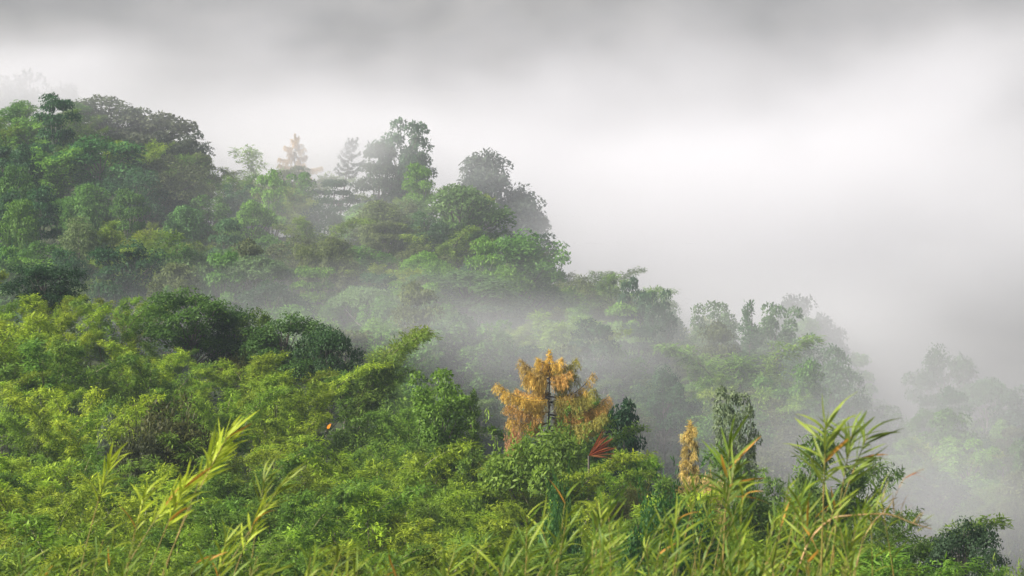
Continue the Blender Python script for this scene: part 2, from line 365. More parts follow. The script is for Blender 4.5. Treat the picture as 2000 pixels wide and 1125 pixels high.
# ------------------------------------------------------------------ colours (leaf reflectance)
COL = {'bright yellow-green': (.198, .262, .020), 'fresh green': (.146, .222, .020), 'mid green': (.098, .165, .020), 'olive green': (.115, .115, .026),
       'deep green': (.035, .080, .018), 'dark green': (.022, .055, .014)}
ORD = ['nearest', 'second nearest', 'third nearest', 'fourth nearest', 'fifth nearest', 'sixth nearest', 'seventh nearest', 'eighth nearest', 'ninth nearest', 'tenth nearest',
       'eleventh nearest', 'twelfth nearest', 'thirteenth nearest', 'fourteenth nearest', 'fifteenth nearest', 'sixteenth nearest', 'seventeenth nearest', 'eighteenth nearest', 'nineteenth nearest', 'twentieth nearest']
FILL = []                                             # (root, u, v, what) labelled at the end from the landmarks
LAND_A = [(90, 540, 'the dark tree by the left edge'), (380, 620, 'the big dark round tree'), (610, 665, 'the wide dark tree'), (735, 700, 'the leaning bamboo plume'),
          (325, 850, 'the brownish thicket'), (1080, 780, 'the golden conifer'), (1190, 868, 'the red fan palm'), (1347, 900, 'the tan dead spire'),
          (1435, 830, 'the pale spire tree'), (1315, 955, 'the dark round bush'), (1880, 1060, 'the small dark tree at right'), (640, 838, 'the orange leaf'), (1560, 930, 'the airy bamboo by the reeds')]
LAND_B = [(240, 240, 'the grey-brown crown on the ridge top'), (575, 300, 'the pale orange conifer'), (645, 300, 'the thin dark spire'), (785, 300, 'the tall round-headed tree'),
          (955, 370, 'the grey misty tree'), (895, 410, 'the broad-topped tree'), (745, 440, 'the brownish creeper tree'), (1020, 500, 'the bright green tree'), (905, 580, 'the wide rounded tree'),
          (500, 535, 'the flat umbrella tree'), (720, 600, 'the pale spreading tree'), (330, 350, 'the brown-topped tree'), (1245, 610, 'the dark narrow trees'), (1463, 650, 'the pointed green spire'),
          (1580, 630, 'the grey tree in the mist'), (1850, 720, 'the hazy tree at far right'), (155, 470, 'the pale creeper tree')]

def pix(x, Y, z): return 1000 + F * x / Y, 562.5 - F * z / Y

# ------------------------------------------------------------------ far ridge: the trees one can single out
HERO_B = [
 # kind, u, v_top, width px, depth, colour, label, category, variant
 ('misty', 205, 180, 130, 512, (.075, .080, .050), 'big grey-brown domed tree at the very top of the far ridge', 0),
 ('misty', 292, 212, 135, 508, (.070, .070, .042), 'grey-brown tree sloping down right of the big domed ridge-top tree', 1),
 ('tall', 385, 285, 72, 500, (.035, .045, .028), 'small dark tree ending the grey-brown crowns on the ridge line', 2),
 ('tall', 345, 268, 80, 498, (.040, .046, .028), 'dark tree between the grey-brown crowns and the small dark tree', 1),
 ('round', 325, 305, 120, 470, (.080, .085, .035), 'brown-topped tree below the dark end of the ridge crowns', 2),
 ('layer', 740, 285, 110, 520, (.060, .075, .045), 'low layered side tree left of the tall round-headed tree', 0),
 ('tall', 785, 252, 92, 522, (.048, .085, .040), 'tall round-headed tree standing clear above the ridge in white mist', 0),
 ('layer', 805, 300, 100, 524, (.055, .085, .045), 'thin layered tree behind the tall round-headed tree', 1),
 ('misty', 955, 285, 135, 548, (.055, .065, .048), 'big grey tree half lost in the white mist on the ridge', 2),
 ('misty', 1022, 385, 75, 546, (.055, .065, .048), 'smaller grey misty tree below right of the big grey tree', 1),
 ('round', 895, 356, 150, 478, (.085, .125, .035), 'broad-topped green tree with bare trunks in front of the grey misty tree', 3),
 ('drape', 745, 386, 120, 468, (.095, .110, .030), 'brownish creeper-hung tree with green top in the middle of the far slope', 0),
 ('drape', 830, 408, 95, 466, (.045, .085, .028), 'dark creeper-hung tree between the brownish tree and the broad-topped tree', 1),
 ('round', 1018, 448, 150, 450, (.080, .145, .026), 'bright green tree at the right shoulder of the far slope', 0),
 ('round', 905, 528, 190, 428, (.070, .110, .035), 'wide rounded tree below left of the bright green tree', 1),
 ('umbrella', 495, 505, 180, 408, (.085, .120, .045), 'flat umbrella-crowned tree above the near dark round trees', 0),
 ('round', 375, 488, 100, 405, (.090, .125, .045), 'pale green tree beside the flat umbrella tree', 2),
 ('umbrella', 715, 562, 150, 398, (.100, .145, .050), 'pale spreading tree in the mist below the brownish creeper tree', 1),
 ('drape', 155, 422, 85, 418, (.105, .125, .045), 'pale creeper-hung tree standing against dark forest on the left', 2),
 ('drape', 365, 395, 100, 438, (.065, .125, .030), 'green creeper-hung tree below the brown-topped tree', 0),
 ('layer', 445, 432, 85, 430, (.050, .095, .035), 'small dark green tree right of the green creeper tree', 0),
 ('round', 60, 290, 130, 470, (.060, .125, .025), 'spreading green tree with pale forked limbs at the left edge', 3),
 ('round', 190, 262, 140, 468, (.045, .105, .025), 'deep green tree below the big domed ridge-top tree', 0),
 ('tall', 1243, 560, 52, 440, (.030, .065, .030), 'first of two dark narrow trees on the right shoulder', 0),
 ('tall', 1287, 584, 60, 436, (.032, .068, .030), 'second of two dark narrow trees on the right shoulder', 1),
 ('cone', 1463, 590, 62, 432, (.055, .105, .035), 'pointed green spire beside the grey tree in the mist', 0),
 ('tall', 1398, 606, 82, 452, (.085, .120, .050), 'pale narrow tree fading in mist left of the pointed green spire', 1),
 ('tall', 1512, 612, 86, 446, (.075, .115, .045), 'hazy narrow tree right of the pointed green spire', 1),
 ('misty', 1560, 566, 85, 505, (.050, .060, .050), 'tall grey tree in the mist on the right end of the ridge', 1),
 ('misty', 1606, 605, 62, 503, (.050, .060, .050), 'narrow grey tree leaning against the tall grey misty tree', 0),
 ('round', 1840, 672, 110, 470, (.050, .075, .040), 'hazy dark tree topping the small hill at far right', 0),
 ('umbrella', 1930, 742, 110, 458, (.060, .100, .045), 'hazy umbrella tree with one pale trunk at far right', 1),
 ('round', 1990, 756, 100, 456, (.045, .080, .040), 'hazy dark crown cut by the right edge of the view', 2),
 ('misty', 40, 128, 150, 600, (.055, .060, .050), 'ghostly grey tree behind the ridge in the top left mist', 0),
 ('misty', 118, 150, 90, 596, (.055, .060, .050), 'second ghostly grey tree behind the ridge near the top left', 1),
 ('round', 1580, 655, 110, 440, (.060, .110, .035), 'rounded green tree below the grey misty trees at the ridge end', 2),
 ('round', 1625, 700, 90, 432, (.060, .100, .040), 'last green tree where the ridge drops into the mist', 3),
]
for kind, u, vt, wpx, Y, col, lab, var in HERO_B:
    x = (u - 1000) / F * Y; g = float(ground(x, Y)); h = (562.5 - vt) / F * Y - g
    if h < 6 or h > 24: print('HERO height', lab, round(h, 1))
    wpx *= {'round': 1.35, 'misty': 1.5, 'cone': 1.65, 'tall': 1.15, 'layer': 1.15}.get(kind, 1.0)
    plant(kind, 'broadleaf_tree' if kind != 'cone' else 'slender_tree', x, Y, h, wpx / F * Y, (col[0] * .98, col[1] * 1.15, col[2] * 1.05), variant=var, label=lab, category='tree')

# fill of the far ridge
def far_fill():
    pal = ['mid green', 'deep green', 'fresh green', 'olive green', 'deep green', 'mid green']
    for row, Y in enumerate(np.arange(356, 512, 10.5)):
        step = 9.5 + rng.random(); x0 = -1080 / F * Y + rng.random() * step; x1 = 1060 / F * Y
        for x in np.arange(x0, x1, step):
            xx = x + rng.normal() * 1.6; yy = Y + rng.normal() * 2.6; u, _ = pix(xx, yy, 0)
            if u > 1760 and yy > 480: continue
            g = float(ground(xx, yy)); h = HB * (.72 + .5 * rng.random()) * 1.28
            p = rng.random(); cn = pal[int(rng.integers(len(pal)))]
            far = bool(u > 1050)
            kind = 'round' if p < .30 else 'tall' if p < .46 else 'drape' if p < .60 else 'bush' if p < .66 else 'layer' if p < .80 else 'bamboo'
            if kind == 'layer': h *= 1.22
            if far and p < .07: kind = 'cone'
            if kind == 'bamboo':
                cn = ['fresh green', 'bright yellow-green', 'mid green'][int(rng.integers(3))]
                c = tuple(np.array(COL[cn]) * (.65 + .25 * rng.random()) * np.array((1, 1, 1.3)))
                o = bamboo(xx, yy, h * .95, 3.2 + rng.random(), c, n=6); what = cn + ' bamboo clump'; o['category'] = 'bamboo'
            else:
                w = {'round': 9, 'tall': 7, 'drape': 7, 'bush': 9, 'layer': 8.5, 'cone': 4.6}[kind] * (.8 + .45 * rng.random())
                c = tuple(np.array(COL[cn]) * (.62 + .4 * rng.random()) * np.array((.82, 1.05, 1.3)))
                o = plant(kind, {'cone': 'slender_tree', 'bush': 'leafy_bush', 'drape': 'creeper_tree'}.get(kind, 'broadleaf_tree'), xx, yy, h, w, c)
                what = cn + {'cone': ' slim pointed tree', 'bush': ' bushy tree', 'drape': ' creeper-hung tree', 'round': ' rounded tree', 'tall': ' tall tree', 'layer': ' layered tree'}[kind]; o['category'] = 'tree'
            o['group'] = 'trees of the far ridge'
            FILL.append((o, *pix(xx, yy, g + h * .8), what, 'B'))
far_fill()

# bamboo tufts that stand out on the far ridge
for u, vt, Y, sp, cn, n, lab in [
    (110, 228, 506, 4.2, 'bright yellow-green', 8, 'yellow-green bamboo in mist left of the big domed ridge tree'),
    (15, 212, 504, 3.6, 'fresh green', 7, 'bamboo tuft on the ridge line at the left edge'),
    (262, 255, 474, 2.4, 'bright yellow-green', 6, 'slim light green bamboo in front of the grey-brown crowns'),
    (430, 310, 492, 2.6, 'fresh green', 6, 'light bamboo just right of the small dark tree on the ridge line'),
    (530, 300, 520, 4.0, 'bright yellow-green', 8, 'hazy bamboo left below the pale orange conifer'),
    (1145, 520, 470, 4.0, 'fresh green', 9, 'feathery bamboo right of the bright green tree'),
    (1190, 540, 462, 3.6, 'fresh green', 8, 'feathery bamboo left of the dark narrow trees'),
    (1075, 610, 395, 3.6, 'bright yellow-green', 8, 'light bamboo in mist above left of the golden conifer'),
    (1470, 740, 380, 3.0, 'bright yellow-green', 7, 'pale bamboo sprays rising from valley mist above the pale spire tree'),
    (1362, 735, 385, 3.0, 'fresh green', 7, 'pale bamboo low in the valley mist right of the golden conifer'),
    (1450, 668, 415, 4.4, 'fresh green', 8, 'rounded bamboo clump below the pointed green spire'),
    (815, 700, 330, 2.8, 'fresh green', 6, 'ghostly bamboo plume in the mist right of the leaning plume')]:
    x = (u - 1000) / F * Y; h = (562.5 - vt) / F * Y - float(ground(x, Y))
    if h < 5 or h > 20: print('BAMBOO height', lab, round(h, 1))
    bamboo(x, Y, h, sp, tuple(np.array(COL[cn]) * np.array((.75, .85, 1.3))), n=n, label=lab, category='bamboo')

# ------------------------------------------------------------------ conifers
def conifer(u, vt, Y, h, boughs, col, name, label, top=None, wood=M_BARK, spike=1.0):
    x = (u - 1000) / F * Y; zt = (562.5 - vt) / F * Y; g = float(ground(x, Y))
    root = bpy.data.objects.new(name, None); C.objects.link(root); root.location = (x, Y, g); root['label'] = label; root['category'] = 'tree'
    H = zt - g; W = Wood(); W.tube(arc((0, 0, -.8), (0, 0, H), 10, r=np.random.default_rng(5), wob=.025), np.linspace(.17, .015, 10) * (.6 + .04 * H), 7)
    link('trunk', W.mesh('trunk', wood), root)
    for k, (dz, az, ln, rise, drop) in enumerate(boughs):
        wd, fo = needle_bough(300 + k + int(u), ln, rise, drop)
        b = link('bough', wd, root); b.location = (0, 0, H - dz); b.rotation_euler = (0, 0, math.radians(az))
        f = link('foliage', fo, b); j = .85 + .3 * rng.random(); cc = col(k) if callable(col) else col; tint_obj(f, (cc[0] * j, cc[1] * j, cc[2] * j))
    # leader tuft
    r = np.random.default_rng(int(u)); LV = Leaves(); n = int(260 * spike); s = r.random(n)[:, None]
    P = np.array([0, 0, H + .05]) - UP * s * 1.25 * spike + unit(r.normal(size=(n, 3)) * np.array([1, 1, .1])) * (.04 + .34 * s ** 1.4 * r.random((n, 1)))
    LV.add(P, unit(r.normal(size=(n, 3)) * .5 + UP * .3), rdir(r, n), .3, .05, r.random(n))
    lt = link('leader', LV.mesh('leader', M_DRY), root); tint_obj(lt, col(0) if callable(col) else col)
    return root

GOLD = lambda k: [(.60, .41, .085), (.56, .38, .085), (.58, .35, .10), (.42, .30, .09), (.34, .31, .07)][k % 5]
gold_boughs = [  # drop below the tip, azimuth (0 = right, 180 = left, 270 = towards the camera), length, rise, curtain
 (.75, 200, .9, .2, .8), (.8, 330, .9, .25, .9), (.7, 80, .8, .2, .7),
 (1.35, 176, 2.0, .7, 1.6), (1.3, 6, 1.9, .75, 1.4), (1.4, 95, 1.4, .4, 1.0), (1.9, 200, 1.5, .35, 1.0), (1.8, 340, 1.5, .35, 1.0), (2.2, 150, 1.7, .4, 1.2), (2.3, 25, 2.0, .5, 1.2),
 (3.3, 182, 3.7, .95, .9), (3.2, 3, 3.1, 1.6, .6), (3.2, 160, 2.5, .4, 1.0), (3.0, 110, 2.0, .3, .9), (3.5, 350, 3.2, .8, 1.2), (3.5, 212, 2.3, .2, 1.0), (3.6, 20, 2.8, .6, 1.1),
 (4.5, 5, 4.2, 1.2, 1.1), (4.7, 30, 3.6, .8, 1.0), (5.3, 350, 3.9, .8, 1.1), (5.1, 182, 2.8, .2, 1.0), (5.6, 15, 3.4, .6, 1.1), (4.3, 195, 3.0, .4, .9)]
conifer(1073, 688, 205, 0, gold_boughs, GOLD, 'dead_conifer', 'golden dead conifer with drooping boughs standing above the near slope', spike=1.5)
pale_b = [(0.8 + .42 * k, (k * 137.5) % 360, (.8 + .27 * k) * (.55 + .7 * rng.random()), .25, 1.1) for k in range(20)]
conifer(576, 262, 515, 0, pale_b, (.50, .38, .24), 'dead_conifer', 'pale orange dead conifer fading in the mist on the far ridge', spike=1.2)
spire_b = [(0.4 + .30 * k, (k * 137.5) % 360, .18 + .02 * k + (.13 * (k - 9) if k > 9 else 0), .0, .42) for k in range(22)]
conifer(1347, 826, 176, 0, spire_b, (.52, .40, .13), 'dead_conifer', 'tan dead spire narrow at its top beside the pale spire tree', spike=1.1)
dark_b = [(0.5 + .30 * k, (k * 137.5) % 360, (.8 + .12 * k) * (.45 + .8 * rng.random()), .75, .3) for k in range(22)]
o = conifer(655, 268, 512, 0, dark_b, (.040, .055, .035), 'slender_conifer', 'thin dark feathery spire between pale orange conifer and layered tree', spike=1.3)
o.rotation_euler = (0, math.radians(9), 0)

# ------------------------------------------------------------------ near slope: trees one can single out
HERO_A = [
 ('dark', 'broadleaf_tree', 88, 508, 130, 262, (.020, .050, .016), 'dark green tree by the left edge behind yellow-green bamboo', 0),
 ('dark', 'broadleaf_tree', 372, 566, 150, 250, (.055, .110, .016), 'big dark green round tree on the crest of the near slope', 1),
 ('dark', 'broadleaf_tree', 455, 588, 90, 252, (.040, .085, .015), 'smaller dark tree touching the right side of the big dark round tree', 0),
 ('round', 'broadleaf_tree', 505, 604, 100, 250, (.075, .120, .018), 'mid green tree between the two dark crowns on the near crest', 2),
 ('dark', 'broadleaf_tree', 560, 616, 140, 248, (.048, .098, .016), 'wide dark green tree stepping down the near crest', 1),
 ('dark', 'broadleaf_tree', 638, 626, 110, 246, (.030, .068, .018), 'dark bluish tree ending the row of dark crowns beside the leaning plume', 0),
 ('bush', 'leafy_bush', 325, 770, 165, 188, (.056, .060, .016), 'brownish dark thicket in the middle of the left near slope', 0),
 ('bush', 'leafy_bush', 270, 815, 100, 184, (.042, .050, .018), 'smaller brownish thicket at the left foot of the brownish dark thicket', 1),
 ('bush', 'leafy_bush', 1055, 806, 200, 190, (.115, .175, .022), 'rounded bright green bush in front of the golden conifer', 1),
 ('dark', 'broadleaf_tree', 1160, 768, 120, 216, (.028, .075, .020), 'dark green tree behind the golden conifer', 0),
 ('layer', 'broadleaf_tree', 1222, 800, 100, 214, (.020, .055, .020), 'dark ragged tree at the right of the golden conifer', 1),
 ('tall', 'slender_tree', 1435, 782, 78, 190, (.130, .165, .085), 'pale grey-green spire tree rising above the right near slope', 0),
 ('bush', 'leafy_bush', 1312, 915, 150, 150, (.030, .085, .014), 'dark green round bush below the tan dead spire', 2),
 ('bush', 'leafy_bush', 1092, 915, 85, 152, (.030, .085, .016), 'small dark round bush below the rounded bright green bush', 3),
 ('dark', 'broadleaf_tree', 1880, 1020, 125, 152, (.032, .060, .026), 'small dark round tree alone near the lower right corner', 1),
 ('bush', 'leafy_bush', 1985, 1088, 120, 140, (.140, .200, .030), 'bright green bush in the lower right corner', 1),
 ('bush', 'leafy_bush', 1385, 915, 70, 172, (.42, .30, .12), 'dried orange-brown bush right of the tan dead spire', 3),
 ('cone', 'slender_tree', 925, 765, 60, 205, (.100, .165, .025), 'pointed feathery green tree left of the golden conifer', 1),
 ('tall', 'broadleaf_tree', 862, 742, 120, 206, (.095, .165, .020), 'upright leafy tree left of the pointed feathery tree', 1),
 ('drape', 'creeper_tree', 212, 800, 46, 192, (.075, .095, .060), 'grey-green hanging creeper column left of the brownish thicket', 1),
 ('bush', 'leafy_bush', 1004, 806, 34, 203, (.36, .20, .10), 'pinkish dry tuft at the left foot of the golden conifer', 2),
]
for kind, nm, u, vt, wpx, Y, col, lab, var in HERO_A:
    x = (u - 1000) / F * Y; g = float(ground(x, Y)); h = (562.5 - vt) / F * Y - g
    if h < 2.5 or h > 14: print('HEROA height', lab, round(h, 1))
    wpx *= {'dark': 1.3, 'cone': 1.35, 'bush': 1.3}.get(kind, 1.0)
    plant(kind, nm, x, Y, max(h, 2.0), wpx / F * Y, col, variant=var, label=lab, category='bush' if kind == 'bush' else 'tree')

# the plume of bamboo that leans out over the valley
x, Y = (690 - 1000) / F * 236, 236
bamboo(x, Y, 11.2, 3.0, (.130, .185, .030), n=6, lean=0.0, label='leaning bamboo plume reaching out over the misty valley', category='bamboo')

for u, vt, Y, sp, col, n, lab in [
    (1545, 872, 160, 2.0, (.095, .150, .030), 8, 'airy green bamboo standing behind the tall blurred reed tufts'),
    (1610, 925, 157, 2.0, (.080, .125, .028), 8, 'airy bamboo at the slope edge right below the airy green one'),
    (1655, 975, 152, 2.0, (.105, .165, .028), 8, 'light green bamboo at the slope edge above the dry orange stalk'),
    (1715, 1028, 148, 2.0, (.080, .130, .026), 8, 'soft green bamboo under the dry orange stalk')]:
    x = (u - 1000) / F * Y; h = ((562.5 - vt) / F * Y - float(ground(x, Y))) * 1.12
    bamboo(x, Y, h, sp, col, n=n, label=lab, category='bamboo')

# fill of the near slope
CLEAR = [  # what must stay in sight: centre pixel, half width, half height, its depth
 (372, 625, 90, 40, 250), (560, 665, 80, 35, 248), (640, 680, 60, 40, 246), (88, 545, 60, 25, 262), (325, 855, 85, 70, 188), (1080, 770, 110, 80, 205), (1215, 830, 50, 50, 214), (1190, 865, 45, 35, 194),
 (1347, 890, 40, 55, 176), (1385, 940, 40, 25, 172), (1435, 835, 45, 50, 190), (212, 850, 28, 45, 192), (1312, 955, 75, 30, 150), (1092, 945, 45, 25, 152), (862, 790, 55, 35, 206), (925, 810, 40, 35, 205), (735, 710, 45, 60, 236),
 (1880, 1060, 60, 30, 152)]
def near_fill():
    for row, Y in enumerate(np.arange(106, 262, 7.8)):
        step = 6.0; x0 = -1090 / F * Y + rng.random() * step; x1 = 1090 / F * Y
        for x in np.arange(x0, x1, step):
            xx = x + rng.normal() * .9; yy = Y + rng.normal() * 1.7; u, _ = pix(xx, yy, 0)
            if yy > np.interp(u, UA, YTA) + 3: continue
            g = float(ground(xx, yy)); h = HA * (.66 + .52 * rng.random()); p = rng.random()
            tu, tv = pix(xx, yy, g + h * .9)
            for cu, cv, ru, rv, cd in CLEAR:                            # a plant that would cover one of these grows lower
                if yy < cd and abs(tu - cu) < ru + 45: h = min(h, ((562.5 - cv - rv) / F * yy - g) / 1.2)
            if h < 1.6: continue
            low = tv > 930
            if p < (.86 if not low else .70):
                cn = ['bright yellow-green', 'fresh green', 'bright yellow-green', 'bright yellow-green', 'mid green'][int(rng.integers(5))]
                if low and rng.random() < .25: cn = 'mid green'
                o = bamboo(xx, yy, h * 1.28, 2.8 + 1.2 * rng.random(), tuple(np.array(COL[cn]) * (.78 + .4 * rng.random())), n=7); what = cn + ' bamboo clump'; o['category'] = 'bamboo'
            else:
                cn = ['fresh green', 'bright yellow-green', 'mid green', 'olive green', 'mid green', 'fresh green'][int(rng.integers(6))]
                o = plant('bush', 'leafy_bush', xx, yy, h * .95, 4.6 + 1.8 * rng.random(), tuple(np.array(COL[cn]) * (.85 + .3 * rng.random()))); what = cn + ' leafy bush'; o['category'] = 'bush'
            o['group'] = 'plants of the near slope'
            FILL.append((o, tu, tv, what, 'A'))
near_fill()

# ------------------------------------------------------------------ dead fan palm leaf and small orange leaf
def blade_mesh(name, L, W, curl, n=6, fold=.25, mat=None):
    t = np.linspace(0, 1, n); w = W * .5 * np.minimum(1, 3.2 * t + .25) * (1 - t ** 2.2) ** .8 + .0015
    x = L * t * (1 - .12 * curl * t); z = -curl * L * t ** 2 * .5
    V = np.concatenate([np.stack([x, w, z + fold * w], 1), np.stack([x, 0 * t, z], 1), np.stack([x, -w, z + fold * w], 1)])
    i = np.arange(n); q = lambda a, b: np.stack([i[:-1] + a * n, i[1:] + a * n, i[1:] + b * n, i[:-1] + b * n], -1)
    me = quad_mesh(name, V, np.concatenate([q(0, 1), q(1, 2)]), np.full(2 * (n - 1), .5)); me.materials.append(mat or M_LEAF)
    me.polygons.foreach_set('use_smooth', np.ones(len(me.polygons), bool)); return me

seg = blade_mesh('leaf_segment', 2.1, .12, .45, mat=M_DRY)
Y = 194.0; b = at(1150, 890, Y); g = float(ground(b[0], Y))
root = bpy.data.objects.new('fan_palm', None); C.objects.link(root); root.location = (b[0], Y, g); root['label'] = 'red-orange dead fan palm leaf at the foot of the golden conifer'; root['category'] = 'palm'
W = Wood(); W.tube(arc((0, 0, -.5), (0, 0, b[2] - g), 6), np.linspace(.12, .07, 6), 7); link('trunk', W.mesh('trunk', M_BARK), root)
for k in range(23):
    a = math.radians(-8 + 66 * k / 22 + rng.normal() * 4); s = link('leaf_segment', seg, root); s.location = (0, 0, b[2] - g)
    s.rotation_euler = Euler((math.radians(rng.uniform(40, 140)), -a, math.radians(rng.uniform(-16, 6)))); ss = .8 + .3 * rng.random(); s.scale = (ss, 1.0, 1.0)
    tint_obj(s, [(.30, .070, .025), (.33, .13, .035), (.26, .12, .05), (.20, .05, .02)][int(rng.integers(4))] if k > 6 else [(.16, .15, .05), (.28, .10, .04)][int(rng.integers(2))])
dead = blade_mesh('leaf', .42, .26, .3, mat=M_DRY)
p = at(640, 838, 178); o = link('dry_leaf', dead, None, label='single orange dry leaf caught in the bamboo of the near slope', category='leaf')
o.location = p; o.rotation_euler = (.6, -1.1, .4); tint_obj(o, (.55, .20, .02))

# ------------------------------------------------------------------ reeds right in front of the camera: every blade its own part
BL = [blade_mesh('leaf', .60, .042, c, mat=M_BLADE) for c in (.10, .35, .65, 1.0, 1.5)]
REED_G = [(.165, .215, .022), (.115, .175, .022), (.080, .140, .020), (.200, .215, .035)]
def reed(u, v, Y, ang, nleaf=12, size=1.0, col=None, label=None, group=None, dry=.1, spread=1.0, length=None):
    """a shoot whose tip stands at a pixel at depth Y; ang = lean to the right in degrees"""
    tip = at(u, v, Y); gz = None; ln = 2.0
    dx = math.tan(math.radians(ang)) * .62
    hgt = tip[2] - float(ground(tip[0], Y)); bx = tip[0] - dx * hgt
    g = float(ground(bx, Y)); hgt = tip[2] - g
    root = bpy.data.objects.new('reed_shoot', None); C.objects.link(root); root.location = (bx, Y, g)
    t = np.linspace(0, 1, 12); P = np.stack([(tip[0] - bx) * t ** 1.6, .15 * t ** 2 * rng.normal() + 0 * t, hgt * t], 1); P[0, 2] -= .3
    W = Wood(); W.tube(P, np.linspace(.017, .006, 12) * size, 6); link('stem', W.mesh('stem', M_SHEATH), root)
    T = unit(np.gradient(P, axis=0)); L_ = np.linalg.norm(P[-1] - P[0])
    for k in range(nleaf):
        d = (k / max(1, nleaf - 1)) ** 1.15 * (length or 1.5) * size        # metres below the tip
        f = max(.05, 1 - d / L_); p = [np.interp(f, t, P[:, j]) for j in range(3)]; tg = Vector([np.interp(f, t, T[:, j]) for j in range(3)])
        az = (k % 2) * math.pi + rng.normal() * .75; op = math.radians(10 + 30 * rng.random() + 14 * k / nleaf) * spread
        sd = Vector((math.cos(az), math.sin(az) * .8, 0)); dirv = (tg * math.cos(op) + sd * math.sin(op) + Vector((.16, 0, 0))).normalized()
        yv = dirv.cross(Vector((rng.normal() * .5, rng.normal() - .6, .6))).normalized(); zv = dirv.cross(yv)
        if zv.z < 0: yv, zv = -yv, -zv
        lf = link('leaf', BL[int(rng.integers(len(BL)))], root)
        s = size * (.7 + .5 * rng.random()); M = Matrix((dirv * s, yv * size * (.8 + .5 * rng.random()), zv * s)).transposed().to_4x4(); M.translation = Vector(p); lf.matrix_local = M
        c = np.array(col or REED_G[int(rng.integers(3))]) * (.8 + .4 * rng.random())
        if rng.random() < dry: c = np.array((.36, .19, .03))
        tint_obj(lf, c)
    if label: root['label'] = label
    root['category'] = 'reed'
    if group: root['group'] = group
    return root

YG = (.30, .37, .032)
for a in [  # shoots one can single out
 (445, 852, 46, 30, 14, 1.0, YG, 'tall bright shoot of reed leaning right in front of the brownish thicket'),
 (418, 880, 46.5, 26, 12, .9, YG, 'bright reed shoot just under the tall leaning shoot'),
 (365, 945, 45, 26, 13, .95, YG, 'bright reed shoot below the tall leaning one with orange stem'),
 (340, 960, 47, 36, 11, .85, YG, 'reed shoot with wide leaves left below the tall leaning one'),
 (215, 900, 48, 18, 11, .95, YG, 'yellow-green reed shoot below the hanging creeper column'),
 (283, 968, 46, 16, 10, .8, YG, 'short upright reed shoot between the creeper column and the tall shoot'),
 (560, 935, 47, 38, 11, .9, (.17, .215, .03), 'reed shoot leaning right, right of the tall bright shoots'),
 (515, 935, 48, 10, 9, .8, (.17, .215, .03), 'slim upright reed shoot beside the right leaning one'),
 (505, 1000, 46, 24, 11, .85, YG, 'low reed shoot under the right leaning one'),
 (440, 1060, 42, 14, 10, .8, YG, 'low reed shoot at the bottom centre left'),
 (1612, 830, 41, 2, 15, 1.15, (.150, .195, .030), 'tall blurred reed tuft with orange stem against the grey mist'),
 (1660, 845, 41.5, 10, 14, 1.05, (.145, .200, .040), 'blurred reed tuft right of the tall one with orange stem'),
 (1690, 850, 42, 22, 13, 1.0, (.145, .200, .030), 'outermost blurred reed tuft hanging over the misty valley'),
 (1425, 872, 44, 4, 14, 1.1, (.105, .165, .022), 'dark green reed tuft below the pale spire tree'),
 (1440, 905, 43, 14, 12, .95, (.120, .165, .022), 'reed tuft bending right under the dark green tuft')]:
    u, v, Yd, ang, nl, sz, col, lab = a
    reed(u, v, Yd, ang, int(nl * 1.5), sz, col, label=lab, dry=.04, length=.8, spread=.8 if u < 700 else 1.35)
for u0, u1, v0, v1, n, yr, place in [
    (-20, 330, 1040, 1150, 18, (40, 50), 'at the bottom left'), (330, 640, 1075, 1150, 12, (40, 46), 'at the bottom below the bright shoots'),
    (600, 820, 1065, 1140, 12, (40, 46), 'at the bottom centre'), (820, 1020, 1075, 1135, 8, (38, 44), 'at the bottom right of centre'),
    (1010, 1330, 965, 1120, 26, (42, 52), 'in the reed bed below the dark round bush'), (1300, 1700, 950, 1120, 40, (40, 50), 'in the reed bed below the blurred tall tufts'),
    (1540, 1730, 950, 1040, 12, (43, 49), 'under the blurred tall tufts'), (1080, 1560, 1070, 1150, 14, (36, 41), 'in the nearest reeds at the bottom')]:
    pts = sorted([(rng.uniform(u0, u1), rng.uniform(v0, v1)) for _ in range(n)])
    for k, (u, v) in enumerate(pts):
        o = reed(u, v, rng.uniform(*yr), rng.normal() * 15 + (20 if u < 700 else 10), int(rng.integers(11, 17)), rng.uniform(.55, .95), group='reed shoots ' + place, dry=.015, spread=1.15)
        o['label'] = 'green reed shoot ' + place + ', ' + (ORD[k].replace(' nearest', '').replace('nearest', 'first') if k < 20 else str(k + 1) + {1: 'st', 2: 'nd', 3: 'rd'}.get((k + 1) % 10, 'th')) + ' from the left'

# dry orange stalk that sticks out to the right, and the thin reddish one
def stalk(name, pix_pts, Y, r0, r1, mat, label, leaves, lcol):
    P = np.array([at(u, v, Y) for u, v in pix_pts]); base = np.array([P[0][0] - .75, Y, float(ground(P[0][0] - .75, Y))])
    root = bpy.data.objects.new(name, None); C.objects.link(root); root.location = base; root['label'] = label; root['category'] = 'stalk'
    Q = np.concatenate([[[0, 0, -.3], [.12, 0, (P[0][2] - base[2]) * .55], [.38, 0, (P[0][2] - base[2]) * .88]], P - base]); tt = np.linspace(0, 1, 22); ti = np.linspace(0, 1, len(Q))
    Q = np.stack([np.interp(tt, ti, Q[:, j]) for j in range(3)], 1); Q[1:-1] = (Q[:-2] + 2 * Q[1:-1] + Q[2:]) / 4
    W = Wood(); W.tube(Q, np.linspace(r0, r1, 22), 7); link('stem', W.mesh('stem', mat), root)
    for (u, v, a, s) in leaves:
        lf = link('leaf', BL[int(rng.integers(len(BL)))], root); lf.location = at(u, v, Y) - base; lf.rotation_euler = (rng.uniform(-1, 1), -math.radians(a), rng.uniform(-.3, .3)); lf.scale = (s, s * 1.3, s)
        tint_obj(lf, lcol[int(rng.integers(len(lcol)))])
